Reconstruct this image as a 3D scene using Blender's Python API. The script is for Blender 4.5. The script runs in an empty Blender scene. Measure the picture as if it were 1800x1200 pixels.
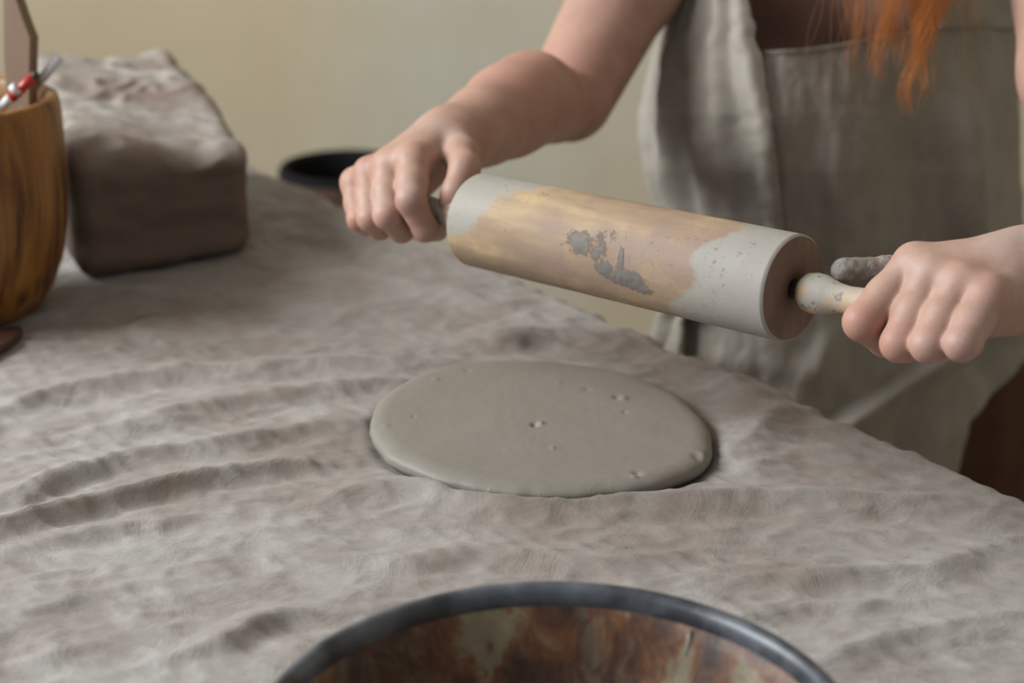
import bpy, math, random
import numpy as np
from mathutils import Vector
rng = np.random.default_rng(7)
random.seed(7)
sc = bpy.context.scene
COL = sc.collection

# ------------------------------------------------------------------ camera, world, lights, exposure
TZ, HC, FPX, TH = 0.92, 0.42, 3000.0, math.radians(20.0)      # table height, camera above it, focal length in px, pitch
CZ = TZ + HC
SN, CS = math.sin(TH), math.cos(TH)
cd = bpy.data.cameras.new('camera'); cam = bpy.data.objects.new('camera', cd); COL.objects.link(cam)
cam.location = (0, 0, CZ); cam.rotation_euler = (math.radians(70), 0, 0)
cd.sensor_width = 36; cd.lens = FPX / 1800 * 36; cd.clip_start = 0.02
cd.dof.use_dof = True; cd.dof.focus_distance = 0.93; cd.dof.aperture_fstop = 5.6; cd.dof.aperture_blades = 9
sc.camera = cam
w = bpy.data.worlds.new('world'); sc.world = w; w.use_nodes = True
w.node_tree.nodes['Background'].inputs[0].default_value = (0.80, 0.88, 1.0, 1)
w.node_tree.nodes['Background'].inputs[1].default_value = 0.345
def area(name, loc, target, size, size_y, power, col):
    l = bpy.data.lights.new(name, 'AREA'); l.shape = 'RECTANGLE'; l.size = size; l.size_y = size_y
    l.energy = power; l.color = col
    o = bpy.data.objects.new(name, l); COL.objects.link(o); o.location = loc
    o.rotation_euler = (Vector(target) - Vector(loc)).to_track_quat('-Z', 'Y').to_euler()
    return o
area('window_daylight', (-2.45, .95, 2.5), (0.1, 1.2, 1.0), 1.9, 1.3, 146, (0.93, 0.97, 1.0))
sc.view_settings.view_transform = 'Standard'; sc.view_settings.look = 'None'
sc.view_settings.gamma = 1; sc.view_settings.use_curve_mapping = False
sc.view_settings.exposure = 0.0

# ------------------------------------------------------------------ measuring helpers
def P(x, y, d):
    """world point seen at photograph pixel (x, y), d metres along the view axis"""
    a = (x - 900) / FPX * d; u = (600 - y) / FPX * d
    return np.array([a, d * CS + u * SN, CZ + u * CS - d * SN])
def T(x, y, h=0.0):
    """point of the plane h above the table at pixel (x, y)"""
    v = (y - 600) / FPX; d = (HC - h) / (SN + v * CS)
    return P(x, y, d)
# ------------------------------------------------------------------ object helpers
def link(o, parent=None):
    COL.objects.link(o)
    if parent is not None: o.parent = parent
    return o
def tag(o, label=None, cat=None, group=None, kind=None):
    for k, v in (('label', label), ('category', cat), ('group', group), ('kind', kind)):
        if v: o[k] = v
    return o
def empty(name, loc, label, cat, rot=(0, 0, 0)):
    o = bpy.data.objects.new(name, None); o.empty_display_size = .05; link(o)
    o.location = loc; o.rotation_euler = rot
    return tag(o, label, cat)
def mesh(name, V, F, mat, parent=None, smooth=True, local=False, attrs=None):
    me = bpy.data.meshes.new(name)
    V = np.asarray(V, dtype=np.float64)
    if parent is not None and not local:                       # world coordinates given: into the parent's frame
        bpy.context.view_layer.update()
        M = np.array(parent.matrix_world.inverted())
        V = V @ M[:3, :3].T + M[:3, 3]
    if isinstance(F, np.ndarray) and F.ndim == 2:
        n = F.shape[1]
        me.vertices.add(len(V)); me.vertices.foreach_set('co', V.astype(np.float32).ravel())
        me.loops.add(F.size); me.loops.foreach_set('vertex_index', F.astype(np.int32).ravel())
        me.polygons.add(len(F)); me.polygons.foreach_set('loop_start', np.arange(0, F.size, n, dtype=np.int32))
        me.update(calc_edges=True); me.validate()
    else:
        me.from_pydata([tuple(v) for v in V], [], [tuple(f) for f in F]); me.update()
    me.polygons.foreach_set('use_smooth', [smooth] * len(me.polygons))
    for k, a in (attrs or {}).items():
        at = me.attributes.new(k, 'FLOAT', 'POINT'); at.data.foreach_set('value', np.asarray(a, dtype=np.float32))
    me.materials.append(mat)
    return link(bpy.data.objects.new(name, me), parent)
def gridfaces(nu, nv, wrap=False):
    i, j = np.meshgrid(np.arange(nu - 1), np.arange(nv if wrap else nv - 1), indexing='ij')
    j2 = (j + 1) % nv
    return np.stack([i * nv + j, i * nv + j2, (i + 1) * nv + j2, (i + 1) * nv + j], -1).reshape(-1, 4)
def lathe(name, prof, mat, parent=None, seg=96, axis='Z', loc=(0, 0, 0), attrs=None, wob=None):
    prof = np.array(prof); a = np.linspace(0, 2 * math.pi, seg, endpoint=False)
    r = prof[:, 0][:, None]; z = prof[:, 1][:, None]
    rr = r * np.ones_like(a)[None]; zz = z * np.ones_like(a)[None]
    if wob: rr, zz = wob(rr, zz, a[None])
    V = np.stack([rr * np.cos(a), rr * np.sin(a), zz], -1).reshape(-1, 3)
    if axis == 'X': V = V[:, [2, 0, 1]]
    V = V + np.array(loc)
    return mesh(name, V, gridfaces(len(prof), seg, True)[:, ::-1], mat, parent, local=True)
def box(name, lo, hi, mat, parent=None, bevel=0.0):
    x0, y0, z0 = lo; x1, y1, z1 = hi
    V = [(x, y, z) for x in (x0, x1) for y in (y0, y1) for z in (z0, z1)]
    F = [(0, 1, 3, 2), (4, 6, 7, 5), (0, 4, 5, 1), (2, 3, 7, 6), (0, 2, 6, 4), (1, 5, 7, 3)]
    o = mesh(name, V, F, mat, parent, smooth=False, local=True)
    if bevel:
        m = o.modifiers.new('b', 'BEVEL'); m.width = bevel; m.segments = 3
    return o
# ------------------------------------------------------------------ numpy noise
_perm = rng.permutation(256); _perm = np.concatenate([_perm, _perm, _perm])
_grad = rng.normal(size=(256, 3)); _grad /= np.linalg.norm(_grad, axis=1)[:, None]
def noise(x, y, z=0.0):
    x, y, z = np.broadcast_arrays(np.asarray(x, float), y, z)
    xi, yi, zi = np.floor(x).astype(int), np.floor(y).astype(int), np.floor(z).astype(int)
    xf, yf, zf = x - xi, y - yi, z - zi
    u, v, w_ = [t * t * t * (t * (t * 6 - 15) + 10) for t in (xf, yf, zf)]
    out = 0
    for dx in (0, 1):
        for dy in (0, 1):
            for dz in (0, 1):
                g = _grad[_perm[_perm[_perm[(xi + dx) & 255] + ((yi + dy) & 255)] + ((zi + dz) & 255)]]
                wt = (u if dx else 1 - u) * (v if dy else 1 - v) * (w_ if dz else 1 - w_)
                out = out + wt * (g[..., 0] * (xf - dx) + g[..., 1] * (yf - dy) + g[..., 2] * (zf - dz))
    return out * 1.5
def fbm(x, y, z=0.0, o=4):
    s = 0; a = 1
    for k in range(o):
        s = s + a * noise(x * 2 ** k + 17 * k, y * 2 ** k + 5 * k, z * 2 ** k); a *= .5
    return s
def sstep(a, b, x):
    t = np.clip((x - a) / (b - a), 0, 1); return t * t * (3 - 2 * t)
def polydist(X, Y, pts):
    best = np.full(X.shape, 9.0); side = np.zeros(X.shape); par = np.zeros(X.shape)
    n = len(pts) - 1
    for i in range(n):
        a, b = pts[i], pts[i + 1]; ab = b - a; L = ab @ ab
        t = np.clip(((X - a[0]) * ab[0] + (Y - a[1]) * ab[1]) / L, 0, 1)
        dx, dy = X - a[0] - t * ab[0], Y - a[1] - t * ab[1]
        d = np.hypot(dx, dy); m = d < best
        best = np.where(m, d, best); side = np.where(m, np.sign(ab[0] * dy - ab[1] * dx), side); par = np.where(m, (i + t) / n, par)
    return best, side, par
# ------------------------------------------------------------------ material helper
class Mat:
    def __init__(s, name, rough=0.7, spec=0.3):
        s.m = bpy.data.materials.new(name); s.m.use_nodes = True; s.t = s.m.node_tree; s.b = s.t.nodes['Principled BSDF']
        s.b.inputs['Roughness'].default_value = rough; s.b.inputs['Specular IOR Level'].default_value = spec
        s.co = s.t.nodes.new('ShaderNodeTexCoord').outputs['Object']
    def L(s, a, b): s.t.links.new(a, b)
    def maps(s, scale, rot=(0, 0, 0), src=None):
        n = s.t.nodes.new('ShaderNodeMapping'); n.inputs['Scale'].default_value = scale; n.inputs['Rotation'].default_value = rot
        s.L(src or s.co, n.inputs['Vector']); return n.outputs[0]
    def noise(s, scale, detail=4, rough=.55, vec=None, dist=0.0):
        n = s.t.nodes.new('ShaderNodeTexNoise'); n.inputs['Scale'].default_value = scale; n.inputs['Detail'].default_value = detail
        n.inputs['Roughness'].default_value = rough; n.inputs['Distortion'].default_value = dist
        s.L(vec or s.co, n.inputs['Vector']); return n.outputs['Fac']
    def wave(s, scale, dist=2, vec=None, direction='X', detail=3, dscale=1.0):
        n = s.t.nodes.new('ShaderNodeTexWave'); n.inputs['Scale'].default_value = scale; n.inputs['Distortion'].default_value = dist
        n.bands_direction = direction; n.inputs['Detail'].default_value = detail; n.inputs['Detail Scale'].default_value = dscale
        s.L(vec or s.co, n.inputs['Vector']); return n.outputs['Fac']
    def ramp(s, fac, stops):
        n = s.t.nodes.new('ShaderNodeValToRGB'); e = n.color_ramp.elements
        while len(e) < len(stops): e.new(.5)
        for k, (p, c) in enumerate(stops):
            e[k].position = p; e[k].color = (c, c, c, 1) if np.isscalar(c) else (*c, 1)
        s.L(fac, n.inputs[0]); return n.outputs[0]
    def mix(s, f, a, b, mode='MIX'):
        n = s.t.nodes.new('ShaderNodeMix'); n.data_type = 'RGBA'; n.blend_type = mode
        for sock, v in ((n.inputs[0], f), (n.inputs[6], a), (n.inputs[7], b)):
            if isinstance(v, (int, float)): sock.default_value = v if sock.type == 'VALUE' else (v, v, v, 1)
            elif isinstance(v, tuple): sock.default_value = (*v, 1)
            else: s.L(v, sock)
        return n.outputs[2]
    def math(s, op, a, b=0.0, clamp=False):
        n = s.t.nodes.new('ShaderNodeMath'); n.operation = op; n.use_clamp = clamp
        for sock, v in ((n.inputs[0], a), (n.inputs[1], b)):
            if isinstance(v, (int, float)): sock.default_value = v
            else: s.L(v, sock)
        return n.outputs[0]
    def attr(s, name):
        n = s.t.nodes.new('ShaderNodeAttribute'); n.attribute_name = name; return n.outputs['Fac']
    def color(s, c):
        if isinstance(c, tuple): s.b.inputs['Base Color'].default_value = (*c, 1)
        else: s.L(c, s.b.inputs['Base Color'])
        return s
    def bump(s, h, strength=.3, dist=.001):
        n = s.t.nodes.new('ShaderNodeBump'); n.inputs['Strength'].default_value = strength; n.inputs['Distance'].default_value = dist
        s.L(h, n.inputs['Height'])
        prev = s.b.inputs['Normal'].links
        if prev: s.L(prev[0].from_socket, n.inputs['Normal'])
        s.L(n.outputs[0], s.b.inputs['Normal']); return s

# walls: limewashed plaster, patchy cream and sage
M = Mat('plaster', .9, .1)
v = M.maps((1, 1, .35))
n1 = M.ramp(M.noise(1.6, 3, .5, v), [(.35, (.60, .50, .34)), (.5, (.62, .545, .40)), (.66, (.60, .57, .46))])
M.color(M.mix(M.ramp(M.noise(9, 5, .6), [(.4, 0.0), (.7, .35)]), n1, (.52, .45, .31))).bump(M.noise(40, 5), .2, .003)
plaster = M.m
M = Mat('ceiling_paint', .9, .1); M.color(M.mix(M.noise(4), (.60, .58, .54), (.66, .64, .60))); ceil_m = M.m
M = Mat('floor_boards', .6, .3)
M.color(M.mix(M.noise(6, 4, .5, M.maps((1, 8, 1))), (.13, .08, .05), (.22, .14, .09))); floor_m = M.m
M = Mat('white_paint', .5, .4); M.color(M.mix(M.noise(12), (.7, .69, .66), (.76, .75, .72))); white_paint = M.m

# linen cloth with clay dust
def linen(name, c0, c1, c2, weave=900, stains=True, bumpk=.38):
    M = Mat(name, .95, .08)
    base = M.mix(M.ramp(M.noise(14, 5, .6, None, .6), [(.38, 0.0), (.62, 1.0)]), c0, c1)
    base = M.mix(M.ramp(M.noise(55, 6, .65), [(.40, 0.0), (.75, .5)]), base, c2)
    if stains:
        st = M.math('MULTIPLY', M.attr('stain'), M.ramp(M.noise(24, 5, .6), [(.3, .6), (.6, 1.0)]))
        base = M.mix(st, base, (.23, .175, .135))
        base = M.mix(M.attr('damp'), base, (.155, .135, .115))
    wx = M.wave(weave, 1.2, None, 'X', 2, 4); wy = M.wave(weave * 1.03, 1.2, None, 'Y', 2, 4)
    wv = M.math('MULTIPLY', wx, wy)
    if not stains:
        wv = M.math('MULTIPLY', wx, M.wave(weave, 1.2, None, 'Z', 2, 4))
    base = M.mix(M.math('MULTIPLY', wv, .22), base, M.mix(1.0, base, (.55, .52, .5), 'MULTIPLY'))
    base = M.mix(M.ramp(M.noise(600, 2, .7), [(.35, .16), (.6, 0.0)]), base, (.2, .17, .15))
    M.color(base)
    M.bump(M.noise(26, 6, .62, None, .8), bumpk, .006)
    M.bump(M.noise(110, 4, .6, M.maps((.5, 1.3, 1))), bumpk * .9, .0016)
    M.bump(wv, .35, .0004)
    M.b.inputs['Sheen Weight'].default_value = .15
    return M.m
cloth_m = linen('dusty_linen', (.395, .368, .340), (.275, .228, .20), (.45, .437, .414))
apron_m = linen('apron_linen', (.36, .325, .275), (.30, .265, .22), (.40, .37, .32), 1000, False, .22)

# clay
M = Mat('wet_clay', .55, .35)
M.color(M.mix(M.noise(18, 5, .6), (.212, .189, .158), (.262, .238, .202)))
M.bump(M.noise(140, 5, .6), .12, .0012).bump(M.ramp(M.noise(75, 3, .8), [(.62, 0.0), (.70, 1.0)]), .18, .0006); slab_m = M.m
M = Mat('block_clay', .85, .2)
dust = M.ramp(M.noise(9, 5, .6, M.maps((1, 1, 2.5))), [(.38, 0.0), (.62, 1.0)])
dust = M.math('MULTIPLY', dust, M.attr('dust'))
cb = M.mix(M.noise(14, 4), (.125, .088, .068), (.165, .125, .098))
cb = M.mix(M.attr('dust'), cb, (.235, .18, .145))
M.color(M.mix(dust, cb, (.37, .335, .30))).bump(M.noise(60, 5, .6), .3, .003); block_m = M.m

# roller wood with clay film (attributes film, smear give where the clay sits)
M = Mat('roller_wood', .62, .3)
vg = M.maps((2, 14, 14))
wd = M.ramp(M.noise(5, 5, .6, vg), [(.35, (.31, .215, .13)), (.5, (.40, .285, .165)), (.62, (.50, .36, .20))])
wd = M.mix(M.ramp(M.noise(17, 7, .65, M.maps((.6, 1, 1))), [(.38, 0.0), (.60, .9)]), wd, (.285, .20, .155))
film = M.ramp(M.math('ADD', M.attr('film'), M.math('MULTIPLY', M.math('SUBTRACT', M.noise(38, 8, .7), .5), 1.5)), [(.36, 0.0), (.62, 1.0)])
wd = M.mix(M.math('MULTIPLY', film, .86), wd, M.mix(M.noise(70), (.30, .285, .252), (.365, .35, .318)))
sm = M.ramp(M.math('ADD', M.attr('smear'), M.math('MULTIPLY', M.math('SUBTRACT', M.noise(95, 8, .75), .5), 1.7)), [(.50, 0.0), (.66, .9)])
wd = M.mix(sm, wd, (.16, .145, .13))
wd = M.mix(M.math('MULTIPLY', M.ramp(M.noise(300, 4, .75), [(.58, 0.0), (.66, .75)]), M.ramp(M.noise(30, 3), [(.45, 0.0), (.6, 1.0)])), wd, (.16, .135, .115))
M.color(wd).bump(M.noise(90, 6, .65), .25, .0012).bump(sm, .5, .0012); roller_m = M.m
M = Mat('roller_end_grain', .75, .2)
M.color(M.mix(M.ramp(M.noise(40, 4, .6, M.maps((1, 1, .3))), [(.4, 0.0), (.65, 1.0)]), (.185, .12, .085), (.255, .175, .13)))
M.bump(M.noise(120, 4), .2, .001); endgrain_m = M.m
M = Mat('handle_wood', .6, .3)
f = M.ramp(M.noise(60, 5, .6), [(.40, 0.0), (.50, 1.0)])
hw = M.mix(f, (.50, .34, .19), (.42, .385, .33))
hw = M.mix(M.ramp(M.noise(150, 4, .6), [(.58, 0.0), (.64, .8)]), hw, (.20, .165, .13))
M.color(hw).bump(M.noise(200, 5), .35, .001); handle_m = M.m
M = Mat('dark_steel', .45, .5); M.b.inputs['Metallic'].default_value = .8; M.color(M.mix(M.noise(90), (.10, .10, .10), (.2, .19, .18))); steel_m = M.m

# skin
M = Mat('skin', .52, .35)
sk = M.mix(M.ramp(M.noise(45, 4, .6), [(.35, 0.0), (.7, 1.0)]), (.46, .285, .215), (.385, .218, .162))
sk = M.mix(M.attr('flush'), sk, (.46, .20, .15))
sk = M.mix(M.math('MULTIPLY', M.attr('dusty'), M.ramp(M.noise(70, 5, .7), [(.35, .2), (.6, .9)])), sk, (.50, .42, .37))
cl = M.ramp(M.math('ADD', M.attr('clay'), M.math('MULTIPLY', M.math('SUBTRACT', M.noise(150, 5, .7), .5), .8)), [(.42, 0.0), (.52, 1.0)])
sk = M.mix(cl, sk, M.mix(M.noise(220, 4), (.19, .165, .145), (.33, .30, .265)))
M.color(sk); M.b.inputs['Subsurface Weight'].default_value = .12; M.b.inputs['Subsurface Radius'].default_value = (.012, .004, .002)
M.b.inputs['Subsurface Scale'].default_value = .5
M.bump(M.noise(420, 3, .6), .10, .0006).bump(M.noise(90, 3, .6, M.maps((1, 1, 1))), .10, .0012)
M.bump(M.math('MULTIPLY', cl, M.noise(330, 5, .7)), .7, .0015)
skin_m = M.m
M = Mat('red_hair', .42, .5)
M.color(M.mix(M.noise(160, 3), (.50, .14, .025), (.72, .28, .06))); M.b.inputs['Transmission Weight'].default_value = .1; hair_m = M.m
M = Mat('brown_cotton', .95, .1)
M.color(M.mix(M.noise(40, 5), (.075, .038, .024), (.11, .058, .038))).bump(M.noise(90, 5), .3, .002); trousers_m = M.m
M = Mat('eye_white', .2, .5); M.color(M.mix(M.noise(30), (.7, .68, .66), (.75, .73, .7))); eye_m = M.m
M = Mat('dark_leather', .5, .4); M.color(M.mix(M.noise(60), (.04, .03, .025), (.07, .05, .04))); shoe_m = M.m

# crock, tools, bowl, pot
M = Mat('turned_wood', .42, .4)
g = M.noise(6, 5, .55, M.maps((6, 6, .8), (.12, .1, 0)), 1.6)
M.color(M.ramp(g, [(.38, (.055, .018, .005)), (.46, (.15, .058, .011)), (.56, (.24, .105, .020)), (.7, (.31, .15, .036))]))
M.bump(M.noise(40, 5, .6, M.maps((4, 4, .5))), .15, .001); crock_m = M.m
M = Mat('pale_wood', .6, .3); M.color(M.mix(M.noise(20, 4, .6, M.maps((4, 4, .6))), (.20, .13, .085), (.26, .175, .12))); palewood_m = M.m
M = Mat('red_lacquer', .3, .5); M.color(M.mix(M.noise(50), (.40, .02, .02), (.5, .035, .03))); red_m = M.m
M = Mat('white_plastic', .35, .5); M.color(M.mix(M.noise(60), (.66, .67, .68), (.74, .75, .76))); whitep_m = M.m
M = Mat('dark_wood', .5, .3); M.color(M.mix(M.noise(20, 4, .6, M.maps((1, 6, 6))), (.045, .022, .014), (.08, .04, .025))); darkwood_m = M.m
M = Mat('rusty_enamel', .5, .4)
st = M.maps((1, 1, .45))
a1 = M.ramp(M.noise(26, 6, .62, st, 1.0), [(.40, (.018, .008, .005)), (.48, (.075, .027, .011)), (.54, (.155, .062, .022)), (.575, (.20, .165, .095)), (.72, (.26, .245, .165))])
a2 = M.ramp(M.noise(80, 6, .7, st, .6), [(.38, (.03, .013, .008)), (.5, (.13, .05, .018)), (.64, (.28, .24, .16))])
M.color(M.mix(.25, a1, a2)).bump(M.noise(60, 5), .4, .002); rust_m = M.m
M = Mat('blued_rim', .38, .5)
M.b.inputs['Metallic'].default_value = .1
M.color(M.mix(M.ramp(M.noise(24, 5), [(.4, 0.0), (.65, 1.0)]), (.035, .038, .045), (.15, .165, .19))).bump(M.noise(80, 4), .3, .001); rim_m = M.m
M = Mat('brown_stoneware', .5, .4); M.color(M.mix(M.noise(12, 5), (.075, .042, .028), (.12, .07, .05))); pot_m = M.m
M = Mat('black_glaze', .85, .2); M.color(M.mix(M.noise(12, 5), (.004, .004, .005), (.008, .008, .008))); black_m = M.m

# ------------------------------------------------------------------ room
X0, X1, Y0, Y1, ZC = -2.2, 2.2, -1.4, 3.1, 3.7
tag(box('floor', (X0 - .1, Y0, -.05), (X1 + .1, Y1 + .1, 0), floor_m), 'brown board floor under the work table', kind='structure')
tag(box('ceiling', (X0 - .1, Y0, ZC), (X1 + .1, Y1 + .1, ZC + .05), ceil_m), 'pale ceiling over the studio', kind='structure')
tag(box('wall_back', (X0, Y1, 0), (X1, Y1 + .1, ZC), plaster), 'blurred cream plaster wall behind the potter', kind='structure')
tag(box('wall_right', (X1, Y0, 0), (X1 + .1, Y1 + .1, ZC), plaster), 'plaster wall to the right, outside the view', kind='structure')
wy0, wy1, wz0, wz1 = -.05, 2.0, 1.7, 3.2
wl = tag(bpy.data.objects.new('wall_left', None), 'plaster wall with the window, left of the view', kind='structure'); link(wl)
for nm, lo, hi in (('wall_below', (X0 - .1, Y0, 0), (X0, Y1 + .1, wz0)), ('wall_above', (X0 - .1, Y0, wz1), (X0, Y1 + .1, ZC)),
                   ('wall_near', (X0 - .1, Y0, wz0), (X0, wy0, wz1)), ('wall_far', (X0 - .1, wy1, wz0), (X0, Y1 + .1, wz1))):
    box(nm, lo, hi, plaster, wl)
wn = tag(bpy.data.objects.new('window_1', None), 'large white framed window left of the view', kind='structure'); link(wn)
for nm, lo, hi in (('frame_rail', (X0 - .07, wy0, wz0), (X0 - .02, wy1, wz0 + .05)), ('frame_rail', (X0 - .07, wy0, wz1 - .05), (X0 - .02, wy1, wz1)),
                   ('frame_stile', (X0 - .07, wy0, wz0), (X0 - .02, wy0 + .05, wz1)), ('frame_stile', (X0 - .07, wy1 - .05, wz0), (X0 - .02, wy1, wz1)),
                   ('mullion', (X0 - .06, (wy0 + wy1) / 2 - .02, wz0), (X0 - .03, (wy0 + wy1) / 2 + .02, wz1)),
                   ('window_sill', (X0 - .1, wy0 - .03, wz0 - .03), (X0 + .12, wy1 + .03, wz0))):
    box(nm, lo, hi, white_paint, wn)

# ------------------------------------------------------------------ table in its own frame: s along the edge, t into the table
A0, B0 = T(490, 320)[:2], T(1800, 890)[:2]
ES = (B0 - A0) / np.linalg.norm(B0 - A0); ET = np.array([-(-ES[1]), -ES[0]]); ET = np.array([ES[1], -ES[0]])
if ET @ (np.array([0, .7]) - B0) < 0: ET = -ET
def st2w(s, t, z=0.0):
    return np.stack([B0[0] + s * ES[0] + t * ET[0], B0[1] + s * ES[1] + t * ET[1], np.zeros_like(s * t * 1.0) + z], -1)
S0, S1, TW = -1.5, .62, .86
tb = empty('work_table', (0, 0, 0), 'wooden work table hidden under the linen cloth', 'table')
def stbox(name, s0, s1, t0, t1, z0, z1, mat, parent):
    V = [st2w(np.float64(s), np.float64(t), z) for s in (s0, s1) for t in (t0, t1) for z in (z0, z1)]
    return mesh(name, V, [(0, 1, 3, 2), (4, 6, 7, 5), (0, 4, 5, 1), (2, 3, 7, 6), (0, 2, 6, 4), (1, 5, 7, 3)], mat, parent, smooth=False, local=True)
stbox('tabletop', S0 + .02, S1 - .02, .02, TW - .02, TZ - .055, TZ - .014, darkwood_m, tb)
for s in (S0 + .06, S1 - .12):
    for t in (.07, TW - .13): stbox('leg', s, s + .06, t, t + .06, 0, TZ - .055, darkwood_m, tb)

# ------------------------------------------------------------------ tablecloth
def px2xy(pts): return [T(x, y)[:2] for x, y in pts]
ridges = [  # pixels of the crest, height, width, front steepness
    ([(-60, 735), (16, 704), (80, 682), (160, 667), (320, 645), (480, 638), (620, 628), (760, 622)], .0075, .016, .5),
    ([(140, 760), (299, 722), (480, 690), (640, 672), (740, 668)], .0045, .013, .6),
    ([(-60, 890), (0, 869), (107, 827), (213, 795), (373, 773), (533, 741), (650, 728)], .0060, .013, .45),
    ([(-60, 925), (0, 912), (80, 891), (213, 859), (373, 821), (507, 803), (560, 800)], .0085, .012, .4),
    ([(20, 890), (90, 850), (190, 815)], .0030, .006, .6),
    ([(-20, 975), (100, 945), (250, 912), (330, 905)], .0030, .009, .5),
    ([(560, 862), (640, 846), (700, 841), (800, 853), (900, 871), (1040, 873), (1200, 868), (1330, 865), (1480, 867), (1640, 872), (1800, 890)], .0060, .010, .75),
    ([(690, 975), (760, 966), (850, 962), (930, 972), (1050, 990), (1130, 1006)], .0045, .011, .5),
    ([(1240, 1020), (1360, 1008), (1500, 1000), (1640, 992), (1760, 950)], .0040, .012, .5),
    ([(300, 1145), (390, 1120), (450, 1090), (495, 1074), (580, 1072)], .0040, .009, .5),
    ([(1262, 800), (1310, 775), (1345, 740), (1372, 702)], .0045, .012, .9),
    ([(1150, 625), (1215, 640), (1290, 668), (1345, 700)], .0045, .012, .7),
    ([(1290, 830), (1400, 790), (1520, 800)], .0035, .014, .7),
    ([(1100, 590), (1000, 580), (900, 588), (780, 600)], .0040, .012, .6),
    ([(860, 598), (930, 592), (1000, 606)], .0045, .012, .5),
    ([(560, 470), (700, 490), (820, 520), (960, 560)], .0030, .014, .6),
    ([(500, 540), (640, 545), (780, 560)], .0030, .012, .6),
    ([(520, 410), (620, 425), (760, 470)], .0030, .014, .6),
    ([(140, 600), (280, 585), (430, 590), (600, 600)], .0030, .02, .7),
    ([(480, 370), (560, 385), (650, 420)], .0030, .012, .6),
    ([(250, 540), (120, 550), (-20, 566)], .0035, .012, .5),
    ([(1180, 1120), (1300, 1085), (1420, 1060), (1560, 1058)], .0030, .010, .5),
    ([(1400, 1180), (1540, 1120), (1700, 1085), (1840, 1060)], .0035, .012, .5),
    ([(0, 1060), (120, 1045), (260, 1018), (300, 1012)], .0025, .009, .5),
    ([(40, 1160), (160, 1130), (280, 1100)], .0025, .010, .5),
]
disc_px = [(651, 738), (660, 708), (690, 676), (735, 650), (800, 634), (870, 628), (960, 628), (1050, 638), (1130, 659),
           (1195, 690), (1232, 722), (1249, 755), (1252, 780), (1236, 808), (1200, 828), (1130, 846), (1040, 856), (940, 858),
           (850, 848), (770, 830), (700, 803), (664, 775)]
DTH = .0105
disc_xy = np.array([T(x, y, DTH)[:2] for x, y in disc_px])
disc_c = np.array([(disc_xy[:, 0].min() + disc_xy[:, 0].max()) / 2, (disc_xy[:, 1].min() + disc_xy[:, 1].max()) / 2])
_da = np.arctan2(disc_xy[:, 1] - disc_c[1], disc_xy[:, 0] - disc_c[0]); _dr = np.hypot(*(disc_xy - disc_c).T)
_o = np.argsort(_da); _da, _dr = _da[_o], _dr[_o]
def disc_r(a):
    a = (a + math.pi) % (2 * math.pi) - math.pi
    A = np.concatenate([_da - 2 * math.pi, _da, _da + 2 * math.pi]); R = np.tile(_dr, 3)
    return (np.interp(a, A, R) + np.interp(a - .1, A, R) + np.interp(a + .1, A, R)) / 3
def cloth_h(X, Y):
    wx = X + .012 * noise(X * 9, Y * 9, 3.3); wy = Y + .012 * noise(X * 9, Y * 9, 7.7)
    h = .0018 * fbm(wx * 7, wy * 14, 1.5, 3)
    r1 = 1 - np.abs(noise(wx * 16 + wy * 7, wy * 34 - wx * 9, 5.1)); r2 = 1 - np.abs(noise(wx * 34 - wy * 12, wy * 60 + wx * 20, 9.2))
    h += .0026 * (r1 ** 3 - .4) * (.5 + .8 * sstep(-.3, .5, noise(X * 5, Y * 5, 2))) + .0018 * (r2 ** 3 - .4)
    r3 = 1 - np.abs(noise(wx * 75 - wy * 60, wy * 120 + wx * 30, 2.7)); h += .0003 * (r3 ** 4 - .3)
    h += .0004 * fbm(wx * 90, wy * 130, 4.0, 3)
    for pts, a, wd, fr in ridges:
        q = [T(x_, y_, a * .9)[:2] for x_, y_ in pts]; wob = .003 * noise(X * 22, Y * 22, a * 1000)
        d, side, par = polydist(X + wob, Y + wob, q); a = a * (1.5 if min(x_ for x_, y_ in pts) > 100 else 1.15)
        if q[-1][0] < q[0][0]: side = -side
        ww = np.where(side < 0, wd * min(fr * 1.35, 1.1), wd * 1.25)
        k = 1 - .75 * (2 * np.abs(par - .5)) ** 4
        h += a * k * (np.exp(-(d / ww) ** 1.3) - .25 * np.exp(-((d - 1.9 * ww) / ww) ** 2) * (side < 0))
    # pressed flat under the slab, the block, the crock, the bowl
    rd = np.hypot(X - disc_c[0], Y - disc_c[1]) / disc_r(np.arctan2(Y - disc_c[1], X - disc_c[0]))
    h = h * sstep(.975, 1.05, rd) - .0022 * (1 - sstep(.98, 1.03, rd))
    return np.maximum(h, -.008)
ds = .0026
ss = np.arange(S0, S1, ds)
tt = np.concatenate([np.arange(TW, 0, -ds)]); nb = 14; rb = .014
qq = np.concatenate([np.linspace(0, rb * math.pi / 2, nb), rb * math.pi / 2 + np.arange(.006, .30, .006)])
Sg, Tg = np.meshgrid(ss, tt, indexing='ij')
W = st2w(Sg, Tg); Wz = cloth_h(W[..., 0], W[..., 1]) + TZ - .0005
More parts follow.
